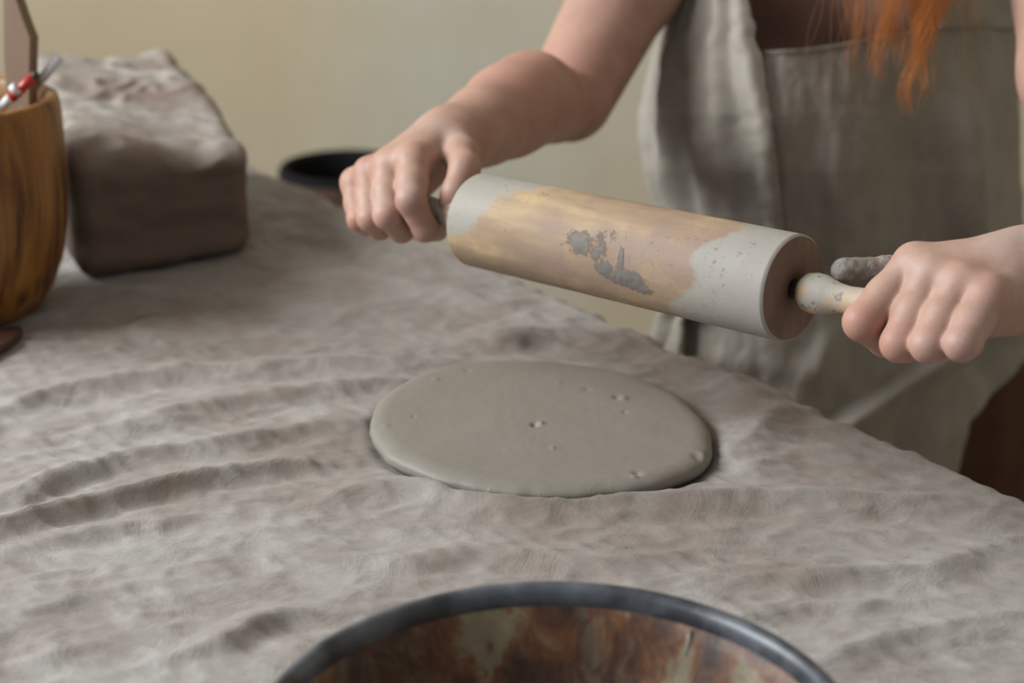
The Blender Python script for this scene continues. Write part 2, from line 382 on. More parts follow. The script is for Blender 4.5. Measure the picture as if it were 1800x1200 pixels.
# table top part plus the hanging part
edge = st2w(ss[:, None], np.zeros((1, len(qq)))); eh = cloth_h(edge[:, :1, 0], edge[:, :1, 1])
ang = np.minimum(qq / rb, math.pi / 2); down = np.maximum(qq - rb * math.pi / 2, 0)
out = rb * np.sin(ang)[None] + (.012 * np.sin(ss * 34 + 2 * np.sin(ss * 9)) + .010 * noise(ss * 6, 0, 4))[:, None] * sstep(0, .12, down)[None] + .02 * sstep(0, .3, down)[None]
zz = TZ - .0005 - rb * (1 - np.cos(ang))[None] - down[None] + eh * (1 - sstep(0, .03, qq))[None]
hang = edge - out[..., None] * np.array([ET[0], ET[1], 0]); hang[..., 2] = zz
hang[..., :2] += (eh * sstep(0, rb, qq)[None])[..., None] * -ET
W[..., 2] = Wz
G = np.concatenate([W, hang], axis=1)
Xg, Yg = G[..., 0], G[..., 1]
stain = np.zeros(Xg.shape); damp = np.zeros(Xg.shape)
for x, y, r, k in ((560, 790, .05, .8), (600, 850, .035, .6), (650, 700, .035, .5), (1050, 910, .06, .8), (1200, 905, .05, .8), (1300, 900, .05, .6), (1600, 920, .05, .5),
                   (900, 605, .05, .7), (1100, 610, .05, .7), (1180, 640, .04, .7), (700, 600, .06, .5), (1330, 720, .04, .7), (760, 985, .03, .5), (1450, 860, .05, .45),
                   (350, 590, .13, .55), (550, 500, .10, .5), (800, 540, .08, .5), (480, 640, .05, .4), (1000, 960, .06, .4), (1700, 900, .05, .55), (1420, 1020, .03, .5),
                   (90, 905, .02, .4), (350, 850, .03, .5), (60, 600, .04, .2), (1480, 780, .06, .5)):
    c = T(x, y)[:2]; stain = np.maximum(stain, k * np.exp(-(((Xg - c[0]) / (r * 1.3)) ** 2 + ((Yg - c[1]) / r) ** 2)))
rd = np.hypot(Xg - disc_c[0], Yg - disc_c[1]) / disc_r(np.arctan2(Yg - disc_c[1], Xg - disc_c[0]))
damp = .55 * (1 - sstep(1.0, 1.10, rd))
for x, y, r in ((930, 607, .016), (560, 788, .004), (611, 793, .003), (414, 745, .002), (75, 708, .0025), (578, 912, .0018), (558, 856, .002), (645, 575, .002)):
    c = T(x, y)[:2]; damp = np.maximum(damp, .8 * np.exp(-(((Xg - c[0]) / r) ** 2 + ((Yg - c[1]) / (r * .6 if r > .01 else r)) ** 2)))
cl = mesh('tablecloth', G.reshape(-1, 3), gridfaces(*Xg.shape), cloth_m, attrs={'stain': stain.ravel(), 'damp': damp.ravel()})
tag(cl, 'wrinkled clay-dusted beige linen cloth covering the table', 'tablecloth')

# ------------------------------------------------------------------ clay slab
na, nr = 420, 110
aa = np.linspace(-math.pi, math.pi, na, endpoint=False); R = disc_r(aa)
prof = []
for k in range(nr): prof.append((1 - .06 * 0 - (1 - (k / (nr - 1))) * 1.0, None))
rows = []
Hs = []
e = .012                                                       # rounded shoulder, metres
for k in range(nr):
    f = k / (nr - 1); rows.append((R - e) * f); Hs.append(np.full(na, DTH))
for k in range(1, 13):
    q = k / 12 * math.pi / 2; rows.append(R - e + e * np.sin(q)); Hs.append(DTH - .0055 * (1 - np.cos(q)) + 0 * aa)
for k in range(1, 7):
    f = k / 6; rows.append(R + .0005 * math.sin(f * 3.14) - .004 * f ** 2); Hs.append(np.full(na, (DTH - .0055) * (1 - f) - .002 * f))
RR = np.array(rows); HH = np.array(Hs)
Xd = disc_c[0] + RR * np.cos(aa); Yd = disc_c[1] + RR * np.sin(aa)
top = sstep(0, .9, HH / DTH)
HH = HH + top * (.0007 * fbm(Xd * 14, Yd * 14, 6, 3) + .00010 * fbm(Xd * 150, Yd * 150, 8, 2))
edge_n = .0016 * fbm(aa * 3, aa * 0 + 2, 1, 3)[None] * sstep(.75, 1, RR / R)
Xd += edge_n * np.cos(aa); Yd += edge_n * np.sin(aa)
for x, y, r, a in ((940, 746, .0022, -.0022), (951, 744, .0022, .0012), (1085, 697, .0024, -.0016), (1096, 700, .0026, .0013), (1120, 832, .0022, -.0018), (1116, 836, .0014, .0016),
                   (1236, 797, .003, .0013), (1226, 800, .003, -.0012), (821, 652, .0018, -.001), (1098, 724, .0015, -.001), (766, 667, .0018, .0008), (972, 788, .0013, .0008), (1032, 683, .003, -.0007),
                   (982, 672, .002, .0006), (678, 747, .0014, .001), (727, 731, .0012, -.0007)):
    c = T(x, y, DTH)[:2]; HH = HH + a * np.exp(-((Xd - c[0]) ** 2 + ((Yd - c[1]) * .7) ** 2) / r ** 2)
Vd = np.stack([Xd, Yd, TZ + HH], -1).reshape(-1, 3)
slab = mesh('clay_slab', Vd, gridfaces(len(RR), na, True)[:, ::-1], slab_m)
tag(slab, 'flat round slab of rolled grey clay on the cloth', 'clay slab')

# ------------------------------------------------------------------ distance-field modelling
def axis_pts(lo, hi, fine, hf, hc):
    out = [lo]
    while out[-1] < hi:
        x = out[-1]; h = hc
        for a, b in fine:
            if a <= x < b: h = hf
            elif x < a: h = min(h, max(hf, (a - x) * .35 + hf))
            else: h = min(h, (x - b) * .35 + hf)
        out.append(x + h)
    return np.array(out, dtype=np.float32)
class Field:
    def __init__(s, xs, ys, zs):
        s.ax = (xs, ys, zs); s.F = np.full((len(xs), len(ys), len(zs)), .05, np.float32)
    def add(s, prims, ki=.004, ko=.004, sub=False, nz=None):
        """prims: cones (a, b, ra, rb) or ellipsoids ('e', c, radii, 3x3 axes)"""
        mg = max(ki, ko) + .012; lo = np.full(3, 9.); hi = np.full(3, -9.)
        for p in prims:
            if p[0] is 'e' or (isinstance(p[0], str)): r = max(p[2]); lo = np.minimum(lo, p[1] - r); hi = np.maximum(hi, p[1] + r)
            else:
                r = max(p[2], p[3]); lo = np.minimum(lo, np.minimum(p[0], p[1]) - r); hi = np.maximum(hi, np.maximum(p[0], p[1]) + r)
        sl = tuple(slice(max(0, np.searchsorted(a, l - mg)), np.searchsorted(a, h + mg)) for a, l, h in zip(s.ax, lo, hi))
        x, y, z = s.ax[0][sl[0]][:, None, None], s.ax[1][sl[1]][None, :, None], s.ax[2][sl[2]][None, None, :]
        D = None
        for p in prims:
            if isinstance(p[0], str):
                c, r, A = p[1], p[2], p[3]; q = [(x - c[0]) * A[i][0] + (y - c[1]) * A[i][1] + (z - c[2]) * A[i][2] for i in range(3)]
                k0 = np.sqrt(sum((q[i] / r[i]) ** 2 for i in range(3))); k1 = np.sqrt(sum((q[i] / r[i] ** 2) ** 2 for i in range(3))) + 1e-6
                d = k0 * (k0 - 1) / k1
            else:
                a, b, ra, rb = p; ab = b - a; L = float(ab @ ab) + 1e-12
                t = np.clip(((x - a[0]) * ab[0] + (y - a[1]) * ab[1] + (z - a[2]) * ab[2]) / L, 0, 1)
                d = np.sqrt((x - a[0] - t * ab[0]) ** 2 + (y - a[1] - t * ab[1]) ** 2 + (z - a[2] - t * ab[2]) ** 2) - (ra + (rb - ra) * t)
            d = d.astype(np.float32)
            D = d if D is None else smin(D, d, ki)
        if nz is not None: D = D + nz(x, y, z).astype(np.float32)
        if sub: s.F[sl] = -smin(-s.F[sl], D, ko)
        else: s.F[sl] = smin(s.F[sl], D, ko)
    def mesh(s):
        F = s.F; xs, ys, zs = s.ax; I = F < 0
        n = I[:-1, :-1, :-1].astype(np.uint8)
        for dx in (0, 1):
            for dy in (0, 1):
                for dz in (0, 1):
                    if dx + dy + dz: n = n + I[dx:I.shape[0] - 1 + dx, dy:I.shape[1] - 1 + dy, dz:I.shape[2] - 1 + dz]
        act = (n > 0) & (n < 8); idx = np.argwhere(act); N = len(idx)
        cid = np.full(act.shape, -1, np.int32); cid[act] = np.arange(N)
        acc = np.zeros((N, 3)); cnt = np.zeros(N); i, j, k = idx.T
        C = (xs, ys, zs)
        for ax in range(3):
            for u in (0, 1):
                for v in (0, 1):
                    o0 = [0, 0, 0]; o1 = [0, 0, 0]; oth = [q for q in range(3) if q != ax]
                    o0[oth[0]] = o1[oth[0]] = u; o0[oth[1]] = o1[oth[1]] = v; o1[ax] = 1
                    f0 = F[i + o0[0], j + o0[1], k + o0[2]]; f1 = F[i + o1[0], j + o1[1], k + o1[2]]
                    m = (f0 < 0) != (f1 < 0); t = np.where(m, f0 / np.where(m, f0 - f1, 1), 0)
                    p = np.stack([C[q][idx[:, q] + o0[q]] + (t * (C[q][idx[:, q] + o1[q]] - C[q][idx[:, q] + o0[q]]) if q == ax else 0) for q in range(3)], -1)
                    acc += p * m[:, None]; cnt += m
        V = acc / cnt[:, None]; Q = []
        for ax in range(3):
            sh = list(I.shape); a = [slice(None)] * 3; b = [slice(None)] * 3
            a[ax] = slice(0, sh[ax] - 1); b[ax] = slice(1, sh[ax])
            e0, e1 = I[tuple(a)], I[tuple(b)]; ed = e0 != e1
            o1, o2 = (ax + 1) % 3, (ax + 2) % 3
            ix = np.argwhere(ed); ix = ix[(ix[:, o1] > 0) & (ix[:, o2] > 0) & (ix[:, o1] < sh[o1] - 1) & (ix[:, o2] < sh[o2] - 1)]
            ins = e0[tuple(ix.T)]
            def cell(du, dv):
                c = ix.copy(); c[:, o1] -= du; c[:, o2] -= dv; return cid[tuple(c.T)]
            q = np.stack([cell(1, 1), cell(0, 1), cell(0, 0), cell(1, 0)], -1)
            q[~ins] = q[~ins][:, ::-1]; Q.append(q)
        return V, np.concatenate(Q)
def smin(a, b, k):
    h = np.maximum(k - np.abs(a - b), 0) / k
    return np.minimum(a, b) - h * h * k * .25
def chain(*pts, plump=0.0):
    q = [(P(x, y, d), r) for x, y, d, r in pts]
    if plump: q.insert(1, (q[0][0] * .45 + q[1][0] * .55, q[0][1] * .45 + q[1][1] * .55 + plump))
    return [(q[i][0], q[i + 1][0], q[i][1], q[i + 1][1]) for i in range(len(q) - 1)]

# ------------------------------------------------------------------ clay block
c00, c10 = T(140, 506), T(450, 448)                           # front bottom corners
fd = (c10 - c00)[:2]; WB = np.linalg.norm(fd); fd /= WB; bd = np.array([-fd[1], fd[0]]); LB = .30
bd = bd * .93 + np.array([.18, .10]); bd /= np.linalg.norm(bd)
nu, nv, nw = 60, 110, 46
def block_pt(u, v, w_):                                        # u across 0-1, v depth 0-1, w height 0-1
    ht = .107 + .022 * v + .004 * np.sin(u * 5 + 1) - .010 * u * (1 - v)
    x = c00[0] + fd[0] * u * WB + bd[0] * v * LB; y = c00[1] + fd[1] * u * WB + bd[1] * v * LB
    return x, y, w_ * ht
def cube_sphere():
    V = []; F = []; key = {}
    lat = [np.linspace(0, 1, n) for n in (nu, nv, nw)]
    def add(i, j, k):
        if (i, j, k) not in key: key[(i, j, k)] = len(V); V.append((lat[0][i], lat[1][j], lat[2][k]))
        return key[(i, j, k)]
    for k in (0, nw - 1):
        for i in range(nu - 1):
            for j in range(nv - 1):
                q = [add(i, j, k), add(i + 1, j, k), add(i + 1, j + 1, k), add(i, j + 1, k)]; F.append(q if k else q[::-1])
    for j in (0, nv - 1):
        for i in range(nu - 1):
            for k in range(nw - 1):
                q = [add(i, j, k), add(i + 1, j, k), add(i + 1, j, k + 1), add(i, j, k + 1)]; F.append(q[::-1] if j else q)
    for i in (0, nu - 1):
        for j in range(nv - 1):
            for k in range(nw - 1):
                q = [add(i, j, k), add(i, j + 1, k), add(i, j + 1, k + 1), add(i, j, k + 1)]; F.append(q if i else q[::-1])
    return np.array(V), np.array(F)
U, Fb = cube_sphere()
dim = np.array([WB, LB, .11]); Q = U * dim; rc = np.array([.020, .022, .020]).min()
core = np.clip(Q, rc, dim - rc); dd = Q - core; ln = np.linalg.norm(dd, axis=1)
ndir = dd / np.maximum(ln, 1e-9)[:, None]; Q = core + ndir * np.minimum(np.max(np.abs(dd), axis=1), rc)[:, None]
Q[:, 2] = np.maximum(Q[:, 2], 0)
nz = noise(Q[:, 0] * 12, Q[:, 1] * 12, Q[:, 2] * 12)
topw = sstep(.08, .108, Q[:, 2])
wr = 1 - np.abs(noise(Q[:, 0] * 10 + 2 * nz, Q[:, 1] * 34 + Q[:, 0] * 18, Q[:, 2] * 20))
off = .003 * nz + .0060 * topw * (wr ** 2 - .4) + .0008 * fbm(Q[:, 0] * 60, Q[:, 1] * 60, Q[:, 2] * 60, 3)
Q += ndir * off[:, None]
frontw = 1 - sstep(.0, .03, Q[:, 1])
Q[:, 2] += topw * (-.010 * np.exp(-((Q[:, 0] / WB - .62) / .16) ** 2) * frontw + .004 * np.sin(Q[:, 1] * 30 + Q[:, 0] * 25))
Q[:, 1] += .006 * np.sin(Q[:, 2] * 40) * frontw + .004 * noise(Q[:, 0] * 25, Q[:, 2] * 45, 3) * frontw
Un = Q / dim
bx, by, bz = block_pt(Un[:, 0], Un[:, 1], Un[:, 2])
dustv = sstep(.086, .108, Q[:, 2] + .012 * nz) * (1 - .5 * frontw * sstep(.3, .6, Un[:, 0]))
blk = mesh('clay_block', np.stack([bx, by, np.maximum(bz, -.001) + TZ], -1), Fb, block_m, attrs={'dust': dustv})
tag(blk, 'large brown-grey rectangular block of clay beside the wooden crock', 'clay block')

# ------------------------------------------------------------------ rolling pin
PN, PF = P(1396, 507, .932), P(841, 386, 1.09)                # near and far end centres
PL = float(np.linalg.norm(PN - PF)); PR = .0300
ax = Vector(PN - PF).normalized()
pin = empty('rolling_pin', tuple((PN + PF) / 2), 'large clay-stained wooden rolling pin held above the slab', 'rolling pin')
yv = Vector((0, 0, 1)).cross(ax).normalized(); zv = ax.cross(yv)
from mathutils import Matrix
pin.matrix_world = Matrix.Translation(Vector((PN + PF) / 2)) @ Matrix((ax, yv, zv)).transposed().to_4x4()
nl, nt = 260, 200
xs = np.concatenate([[-PL / 2 + .0002], np.linspace(-PL / 2 + .0015, PL / 2 - .0015, nl), [PL / 2 - .0002]])
rs = np.full(len(xs), PR); rs[0] = rs[-1] = PR - .0013
th = np.linspace(0, 2 * math.pi, nt, endpoint=False)       # 0 = +y side, pi/2 = top
Xr, Tr = np.meshgrid(xs, th, indexing='ij'); Rr = np.repeat(rs[:, None], nt, 1) + .00012 * noise(Xr * 60, np.cos(Tr) * 2, np.sin(Tr) * 2)
# angle that faces the camera
cv = Vector((0, 0, CZ)) - Vector((PN + PF) / 2); thc = math.atan2(cv.dot(zv), cv.dot(yv))
dT = (Tr - thc + math.pi) % (2 * math.pi) - math.pi          # + or - towards the top
up = 1 if math.sin(thc + .5) > math.sin(thc) else -1
dT = dT * up; f01 = (Xr + PL / 2) / PL
film = (.95 - .5 * sstep(.1, .7, -dT)) * (1 - sstep(.02, .19, f01 - .09 * dT)) + .95 * sstep(.75, .86, f01 - .05 * dT + .025 * np.sin(dT * 5)) + .22 * sstep(.3, 1.3, dT) + .12 * sstep(.3, 1.2, -dT)
smear = np.zeros_like(f01)
for f0, d0, rf, rt, k in ((.50, .10, .06, .30, .55), (.55, -.25, .012, .30, .9), (.42, -.02, .050, .28, .85), (.47, -.18, .02, .25, .6), (.50, -.42, .035, .16, .9), (.565, -.52, .055, .20, 1.0), (.62, -.66, .03, .14, .8), (.36, .12, .02, .12, .4)):
    smear = np.maximum(smear, k * np.exp(-((f01 - f0 - .04) / rf / 1.35) ** 2 - ((dT - d0) / rt / 1.25) ** 2))
Rr = Rr + .0007 * np.clip(smear - .4, 0, 1) * (1 + noise(Xr * 300, np.cos(Tr) * 9, np.sin(Tr) * 9))
Vr = np.stack([Xr, Rr * np.cos(Tr), Rr * np.sin(Tr)], -1).reshape(-1, 3)
mesh('roller', Vr, gridfaces(len(xs), nt, True), roller_m, pin, local=True, attrs={'film': film.ravel(), 'smear': smear.ravel()})
for sg in (1, -1):
    x0 = PL / 2
    pe = [(PR - .0013, x0 - .0002), (PR - .004, x0 + .0001), (PR * .5, x0 + .0003), (.006, x0), (.0055, x0 - .003), (0, x0 - .003)]
    o = lathe('roller_end', [(r, sg * z) for r, z in pe][::sg], endgrain_m, pin, 96, 'X')
    tag(o, 'darker brown end face of the roller')
    lathe('axle', [(r, sg * z) for r, z in [(.0001, x0 - .004), (.0038, x0 - .004), (.0038, x0 + .014), (.0001, x0 + .014)]][::-sg], steel_m, pin, 32, 'X')
    h0 = x0 + .0045
    ph = [(.0001, 0), (.005, 0), (.008, .0012), (.0103, .004), (.0113, .009), (.0110, .014), (.0096, .019), (.0082, .024), (.0076, .030), (.0082, .038),
          (.0094, .050), (.0102, .065), (.0102, .078), (.0092, .088), (.0065, .094), (.0001, .096)]
    lathe('handle', [(r, sg * (h0 + z)) for r, z in ph][::-sg], handle_m, pin, 64, 'X')

# ------------------------------------------------------------------ potter
pot_root = empty('person', tuple(P(1500, 600, 1.5) * np.array([1, 1, 0])), 'person in a linen apron leaning over the table, rolling pin in both hands', 'person')
xs = axis_pts(-.15, .56, [(-.125, -.02), (.165, .30)], .00115, .0055)
ys = axis_pts(.75, 1.62, [(.772, .905), (1.045, 1.145)], .00115, .0055)
zs = axis_pts(.70, 1.80, [(CZ - .325, CZ - .232)], .00115, .006)
B = Field(xs, ys, zs)
LAT = np.array([.985, .17, 0]); FWD = np.array([.17, -.985, 0]); UPV = np.array([0, 0, 1.]); AXS = (LAT, FWD, UPV)
def E(c, r): return ('e', c, r, AXS)
# trunk, shoulders, neck, head
tc = P(1484, 90, 1.515); hipc = P(1500, 640, 1.65)
B.add([E(tc, (.118, .082, .18)), E(tc + UPV * .10, (.142, .072, .10)), E((tc + hipc) / 2, (.12, .085, .16)), E(hipc, (.155, .10, .13)), E(P(1565, -30, 1.418), (.052, .045, .08)), E(P(1480, -30, 1.435), (.05, .04, .07)),
       E(tc + LAT * .048 + FWD * .045 - UPV * .05, (.048, .045, .055)), E(tc - LAT * .055 + FWD * .055 - UPV * .05, (.050, .048, .058))], .04, .03)
nk = tc + UPV * .17 + FWD * .01; hd = nk + UPV * .185 + FWD * .055
B.add([(nk, hd - UPV * .06 - FWD * .02, .056, .050)], .03, .05)
B.add([E(hd + UPV * .03, (.074, .092, .100)), E(hd - UPV * .045 + FWD * .025, (.052, .058, .062)), (hd + FWD * .085, hd + FWD * .108 - UPV * .025, .007, .010),
       E(hd - UPV * .055 + FWD * .078, (.020, .010, .008)), E(hd + LAT * .074 - UPV * .005, (.008, .018, .030)), E(hd - LAT * .074 - UPV * .005, (.008, .018, .030))], .018, .025)
# her right arm (left in the picture)
shR = (1250, -300, 1.46); elR = (1000, 172, 1.345)
B.add(chain((1330, -330, 1.42, .055), (*shR, .052), (1112, -45, 1.40, .0425), (*elR, .0350)), .02, .03)
B.add(chain((970, 182, 1.305, .031), (933, 173, 1.274, .0330), (908, 187, 1.250, .0318), (885, 200, 1.238, .0306), (850, 219, 1.21, .0262), (826, 233, 1.195, .0212), (797, 244, 1.172, .0175)), .012, .0025)
B.add(chain((850, 222, 1.21, .020), (790, 236, 1.172, .0158), (770, 242, 1.160, .0145)), .01, .012)
B.add(chain((850, 225, 1.21, .022), (812, 250, 1.170, .0165), (800, 256, 1.155, .014)), .01, .012)
RH = {'index': [(727, 284, 1.118, .0105), (722, 352, 1.094, .0096), (748, 402, 1.104, .0084), (768, 405, 1.128, .0074)],
      'middle': [(684, 294, 1.129, .0106), (681, 378, 1.106, .0092), (706, 404, 1.122, .0084), (724, 392, 1.142, .0074)],
      'ring': [(650, 305, 1.143, .0100), (651, 384, 1.122, .0086), (668, 400, 1.138, .0080), (690, 388, 1.155, .0072)],
      'little': [(624, 322, 1.157, .0090), (631, 386, 1.139, .0078), (644, 396, 1.153, .0072), (664, 384, 1.168, .0066)]}
B.add(chain((800, 248, 1.165, .014), (RH['index'][0])) + chain((785, 240, 1.168, .014), (705, 288, 1.124, .010), ) + chain((782, 240, 1.168, .014), RH['middle'][0])
      + chain((777, 243, 1.17, .014), RH['ring'][0]) + chain((770, 247, 1.172, .013), RH['little'][0]) + chain((790, 262, 1.165, .014), (735, 325, 1.142, .011))
      + chain((770, 260, 1.172, .013), (660, 330, 1.165, .010)), .011, .008)
for k in ('little', 'ring', 'middle', 'index'): B.add(chain(*RH[k], plump=.0004), .003, .0022)
B.add(chain((798, 252, 1.160, .0135), (812, 272, 1.130, .0115), (817, 296, 1.108, .0098), (800, 338, 1.102, .0086), (792, 356, 1.104, .0078)), .004, .005)
# her left arm (right in the picture)
B.add(chain((1760, -210, 1.27, .055), (1868, -180, 1.245, .048), (1908, 130, 1.17, .041), (2040, 380, 1.08, .036)), .02, .03)
B.add(chain((2040, 385, 1.08, .035), (1985, 425, 1.01, .035), (1900, 462, .935, .028), (1830, 484, .893, .021)), .012, .008)
B.add(chain((1900, 455, .935, .024), (1800, 468, .884, .0178), (1760, 468, .878, .0150)), .01, .012)
B.add(chain((1900, 480, .935, .026), (1808, 520, .884, .0172), (1770, 530, .872, .0150)), .01, .012)
LH = {'index': [(1608, 466, .887, .0105), (1516, 566, .880, .0098), (1556, 598, .897, .0086), (1590, 580, .915, .0076)],
      'middle': [(1636, 486, .876, .0106), (1580, 604, .866, .0092), (1592, 607, .886, .0085), (1606, 575, .903, .0076)],
      'ring': [(1688, 500, .864, .0103), (1632, 606, .852, .0090), (1645, 606, .872, .0082), (1662, 575, .889, .0074)],
      'little': [(1738, 520, .853, .0096), (1690, 605, .839, .0084), (1700, 603, .858, .0076), (1715, 575, .874, .0068)]}
B.add(chain((1790, 462, .884, .0150), LH['index'][0]) + chain((1795, 470, .882, .0150), LH['middle'][0]) + chain((1800, 480, .88, .0150), LH['ring'][0])
      + chain((1805, 500, .878, .0155), LH['little'][0]) + chain((1800, 525, .882, .0165), (1745, 555, .862, .0110)) + chain((1790, 480, .90, .016), (1640, 500, .905, .0105))
      + chain((1790, 510, .895, .016), (1720, 530, .885, .011)), .010, .008)
for k in ('little', 'ring', 'middle', 'index'): B.add(chain(*LH[k], plump=.0006), .003, .0022)
thumbL = [(1770, 482, .905, .015), (1660, 478, .925, .0125), (1555, 480, .928, .0088), (1484, 476, .922, .0072)]
B.add(chain(*thumbL), .004, .006, nz=lambda x, y, z: .0008 * fbm(x * 260, y * 260, z * 260, 2) * (x < .205))
# knuckle bumps
for H in (RH, LH):
    for k in H:
        x, y, d, r = H[k][0]; B.add([(P(x, y - 4, d - .002), P(x, y - 2, d - .003), r * .82, r * .82)], .002, .008)
        pass
# tendons on the back of the near hand
for k, o in (('index', 0), ('middle', 6), ('ring', 16)):
    x, y, d, r = LH[k][0]; B.add(chain((x + 10, y - 6, d - .0055, .0048), (1775, 440 + o * 2.2, .874, .0035)), .002, .009)
Vb, Fq = B.mesh()
def near(V, pts, r):
    m = np.zeros(len(V))
    for p in pts: m = np.maximum(m, np.exp(-((V - p) ** 2).sum(1) / r ** 2))
    return m
kn = [P(*q[:3]) for H in (RH, LH) for k in H for q in H[k][:2]]
flush = .5 * near(Vb, kn, .011) + .5 * near(Vb, [P(905, 160, 1.27), P(950, 140, 1.30), P(870, 190, 1.24)], .05) + .25 * near(Vb, [P(*q[:3]) for k in LH for q in LH[k][1:3]], .016)
flush = np.clip(flush, 0, .7)
dusty = .8 * near(Vb, [P(870, 262, 1.22), P(845, 250, 1.2)], .020) + .8 * near(Vb, [P(1830, 430, .87)], .035) + .5 * near(Vb, [P(1640, 590, .84), P(1640, 560, .84), P(1600, 470, .86), P(1695, 580, .83), P(650, 350, 1.1), P(715, 320, 1.08), P(770, 240, 1.14)], .018)
a, b = P(1484, 476, .922), P(1572, 480, .928); ab = b - a
tpar = np.clip(((Vb - a) @ ab) / (ab @ ab), 0, 1); dth = np.linalg.norm(Vb - a - tpar[:, None] * ab, axis=1)
claym = np.where(dth < .013, .95 - .45 * sstep(.3, .45, tpar), 0)
mesh('body', Vb, Fq, skin_m, pot_root, attrs={'flush': flush, 'dusty': np.clip(dusty, 0, 1), 'clay': claym})
del B
for sg in (-1, 1):
    c = hd + FWD * .0755 + LAT * .03 * sg + UPV * .012; u = np.linspace(0, math.pi, 12); a = np.linspace(0, 2 * math.pi, 16, endpoint=False)
    Ve = np.stack([c[0] + .011 * np.sin(u)[:, None] * np.cos(a), c[1] + .011 * np.sin(u)[:, None] * np.sin(a), c[2] + .011 * np.cos(u)[:, None] + 0 * a], -1).reshape(-1, 3)
    ey = mesh('eye', Ve, gridfaces(12, 16, True)[:, ::-1], eye_m, pot_root)
    mesh('iris', (Ve - c) * .5 + c + FWD * .0066, gridfaces(12, 16, True)[:, ::-1], shoe_m, ey)

# trousers down to the floor
tx = np.arange(-.02, .72, .008, dtype=np.float32); ty = np.arange(1.12, 1.80, .008, dtype=np.float32); tz = np.arange(.02, 1.02, .010, dtype=np.float32)
Tf = Field(tx, ty, tz)
hp = hipc + np.array([.015, .02, -.02])
fold = lambda x, y, z: .005 * noise(x * 30, y * 30, z * 7)
Tf.add([E(hp, (.170, .105, .15)), (hp + LAT * .085 - UPV * .06, np.array([*(hp + LAT * .11)[:2], .52]), .095, .075), (np.array([*(hp + LAT * .11)[:2], .52]), np.array([*(hp + LAT * .12)[:2], .10]), .075, .062),
        (hp - LAT * .085 - UPV * .06, np.array([*(hp - LAT * .11)[:2], .52]), .095, .075), (np.array([*(hp - LAT * .11)[:2], .52]), np.array([*(hp - LAT * .12)[:2], .10]), .075, .062)], .03, .01, nz=fold)
Vt, Ft = Tf.mesh(); mesh('trousers', Vt, Ft, trousers_m, pot_root)
for sg in (-1, 1):
    Sf = Field(np.arange(-.1, .75, .006, dtype=np.float32), np.arange(1.0, 1.8, .006, dtype=np.float32), np.arange(-.02, .14, .005, dtype=np.float32))
    c = np.array([*(hp + LAT * .12 * sg)[:2], .04])
    Sf.add([E(c + FWD * .05, (.045, .12, .038)), E(c, (.042, .055, .06))], .02, .005)
    Vs, Fs = Sf.mesh(); Vs[:, 2] = np.maximum(Vs[:, 2], .001); mesh('shoe', Vs, Fs, shoe_m, pot_root)

# apron: wrapped sheet, rows run down the body; (y, left px, right px, centre depth, bulge)
AR = np.array([(-330, 1235, 1830, 1.36, .095), (-150, 1215, 1812, 1.375, .105), (-60, 1203, 1800, 1.385, .112), (0, 1196, 1795, 1.39, .118), (100, 1172, 1793, 1.395, .126), (200, 1158, 1795, 1.40, .130), (250, 1156, 1797, 1.405, .130), (300, 1163, 1800, 1.41, .128),
               (380, 1188, 1805, 1.425, .122), (480, 1194, 1815, 1.455, .122), (600, 1150, 1850, 1.50, .150), (750, 1120, 1885, 1.545, .165), (900, 1095, 1920, 1.59, .175), (1150, 1080, 1950, 1.66, .18)], float)
DROT = .36; DPUSH = .065
def apron_pt(y, phi, off=0.0, push=0.0):
    xl, xr, dc, b = [np.interp(y, AR[:, 0], AR[:, k]) for k in (1, 2, 3, 4)]
    xc = (xl + xr) / 2; a = (xr - xl) / 2
    sx = np.sin(phi); cx = np.cos(phi)
    cr = np.cos(phi + DROT); d = dc + DPUSH - b * np.sign(cr) * np.abs(cr) ** .85
    x = xc + (a + off * FPX / dc) * sx
    d = d - off * cx
    d = d + .035 * np.clip((x - 1380) / 400, 0, 1) + push
    A_ = (x - 900) / FPX * d; U_ = (600 - y) / FPX * d
    return np.stack([A_, d * CS + U_ * SN, CZ + U_ * CS - d * SN], -1)
def phi_of_x(y, x):
    xl, xr = np.interp(y, AR[:, 0], AR[:, 1]), np.interp(y, AR[:, 0], AR[:, 2])
    return np.arcsin(np.clip((x - (xl + xr) / 2) / ((xr - xl) / 2), -.999, .999))
def g(x, c, s): return np.exp(-((x - c) / s) ** 2)
seam = lambda y: np.interp(y, [-330, 0, 85, 200, 400, 440, 560, 700, 1150], [1330, 1326, 1345, 1362, 1384, 1384, 1222, 1216, 1210])
# bib and skirt
yr = np.concatenate([np.linspace(0, 1, 230)]); ncol = 240
cols = np.linspace(0, 1, ncol)
neck = lambda x: np.interp(x, [1200, 1345, 1400, 1445, 1500, 1560, 1600, 1640, 1662, 1690, 1800, 1900], [92, 89, 86, 80, 71, 60, 52, 47, 44, 42, 38, 38])
phiL = phi_of_x(200.0, 1334.0); Yg_, Cg = [], []
phis = np.linspace(phiL, 1.6, ncol)
Yr = np.zeros((230, ncol)); Ph = np.zeros((230, ncol))
for j in range(ncol):
    x_at = (1156 + 1795) / 2 + 319 * math.sin(min(phis[j], 1.57))
    y0 = neck(x_at); Yr[:, j] = y0 + (1150 - y0) * np.linspace(0, 1, 230) ** 1.15; Ph[:, j] = phis[j]
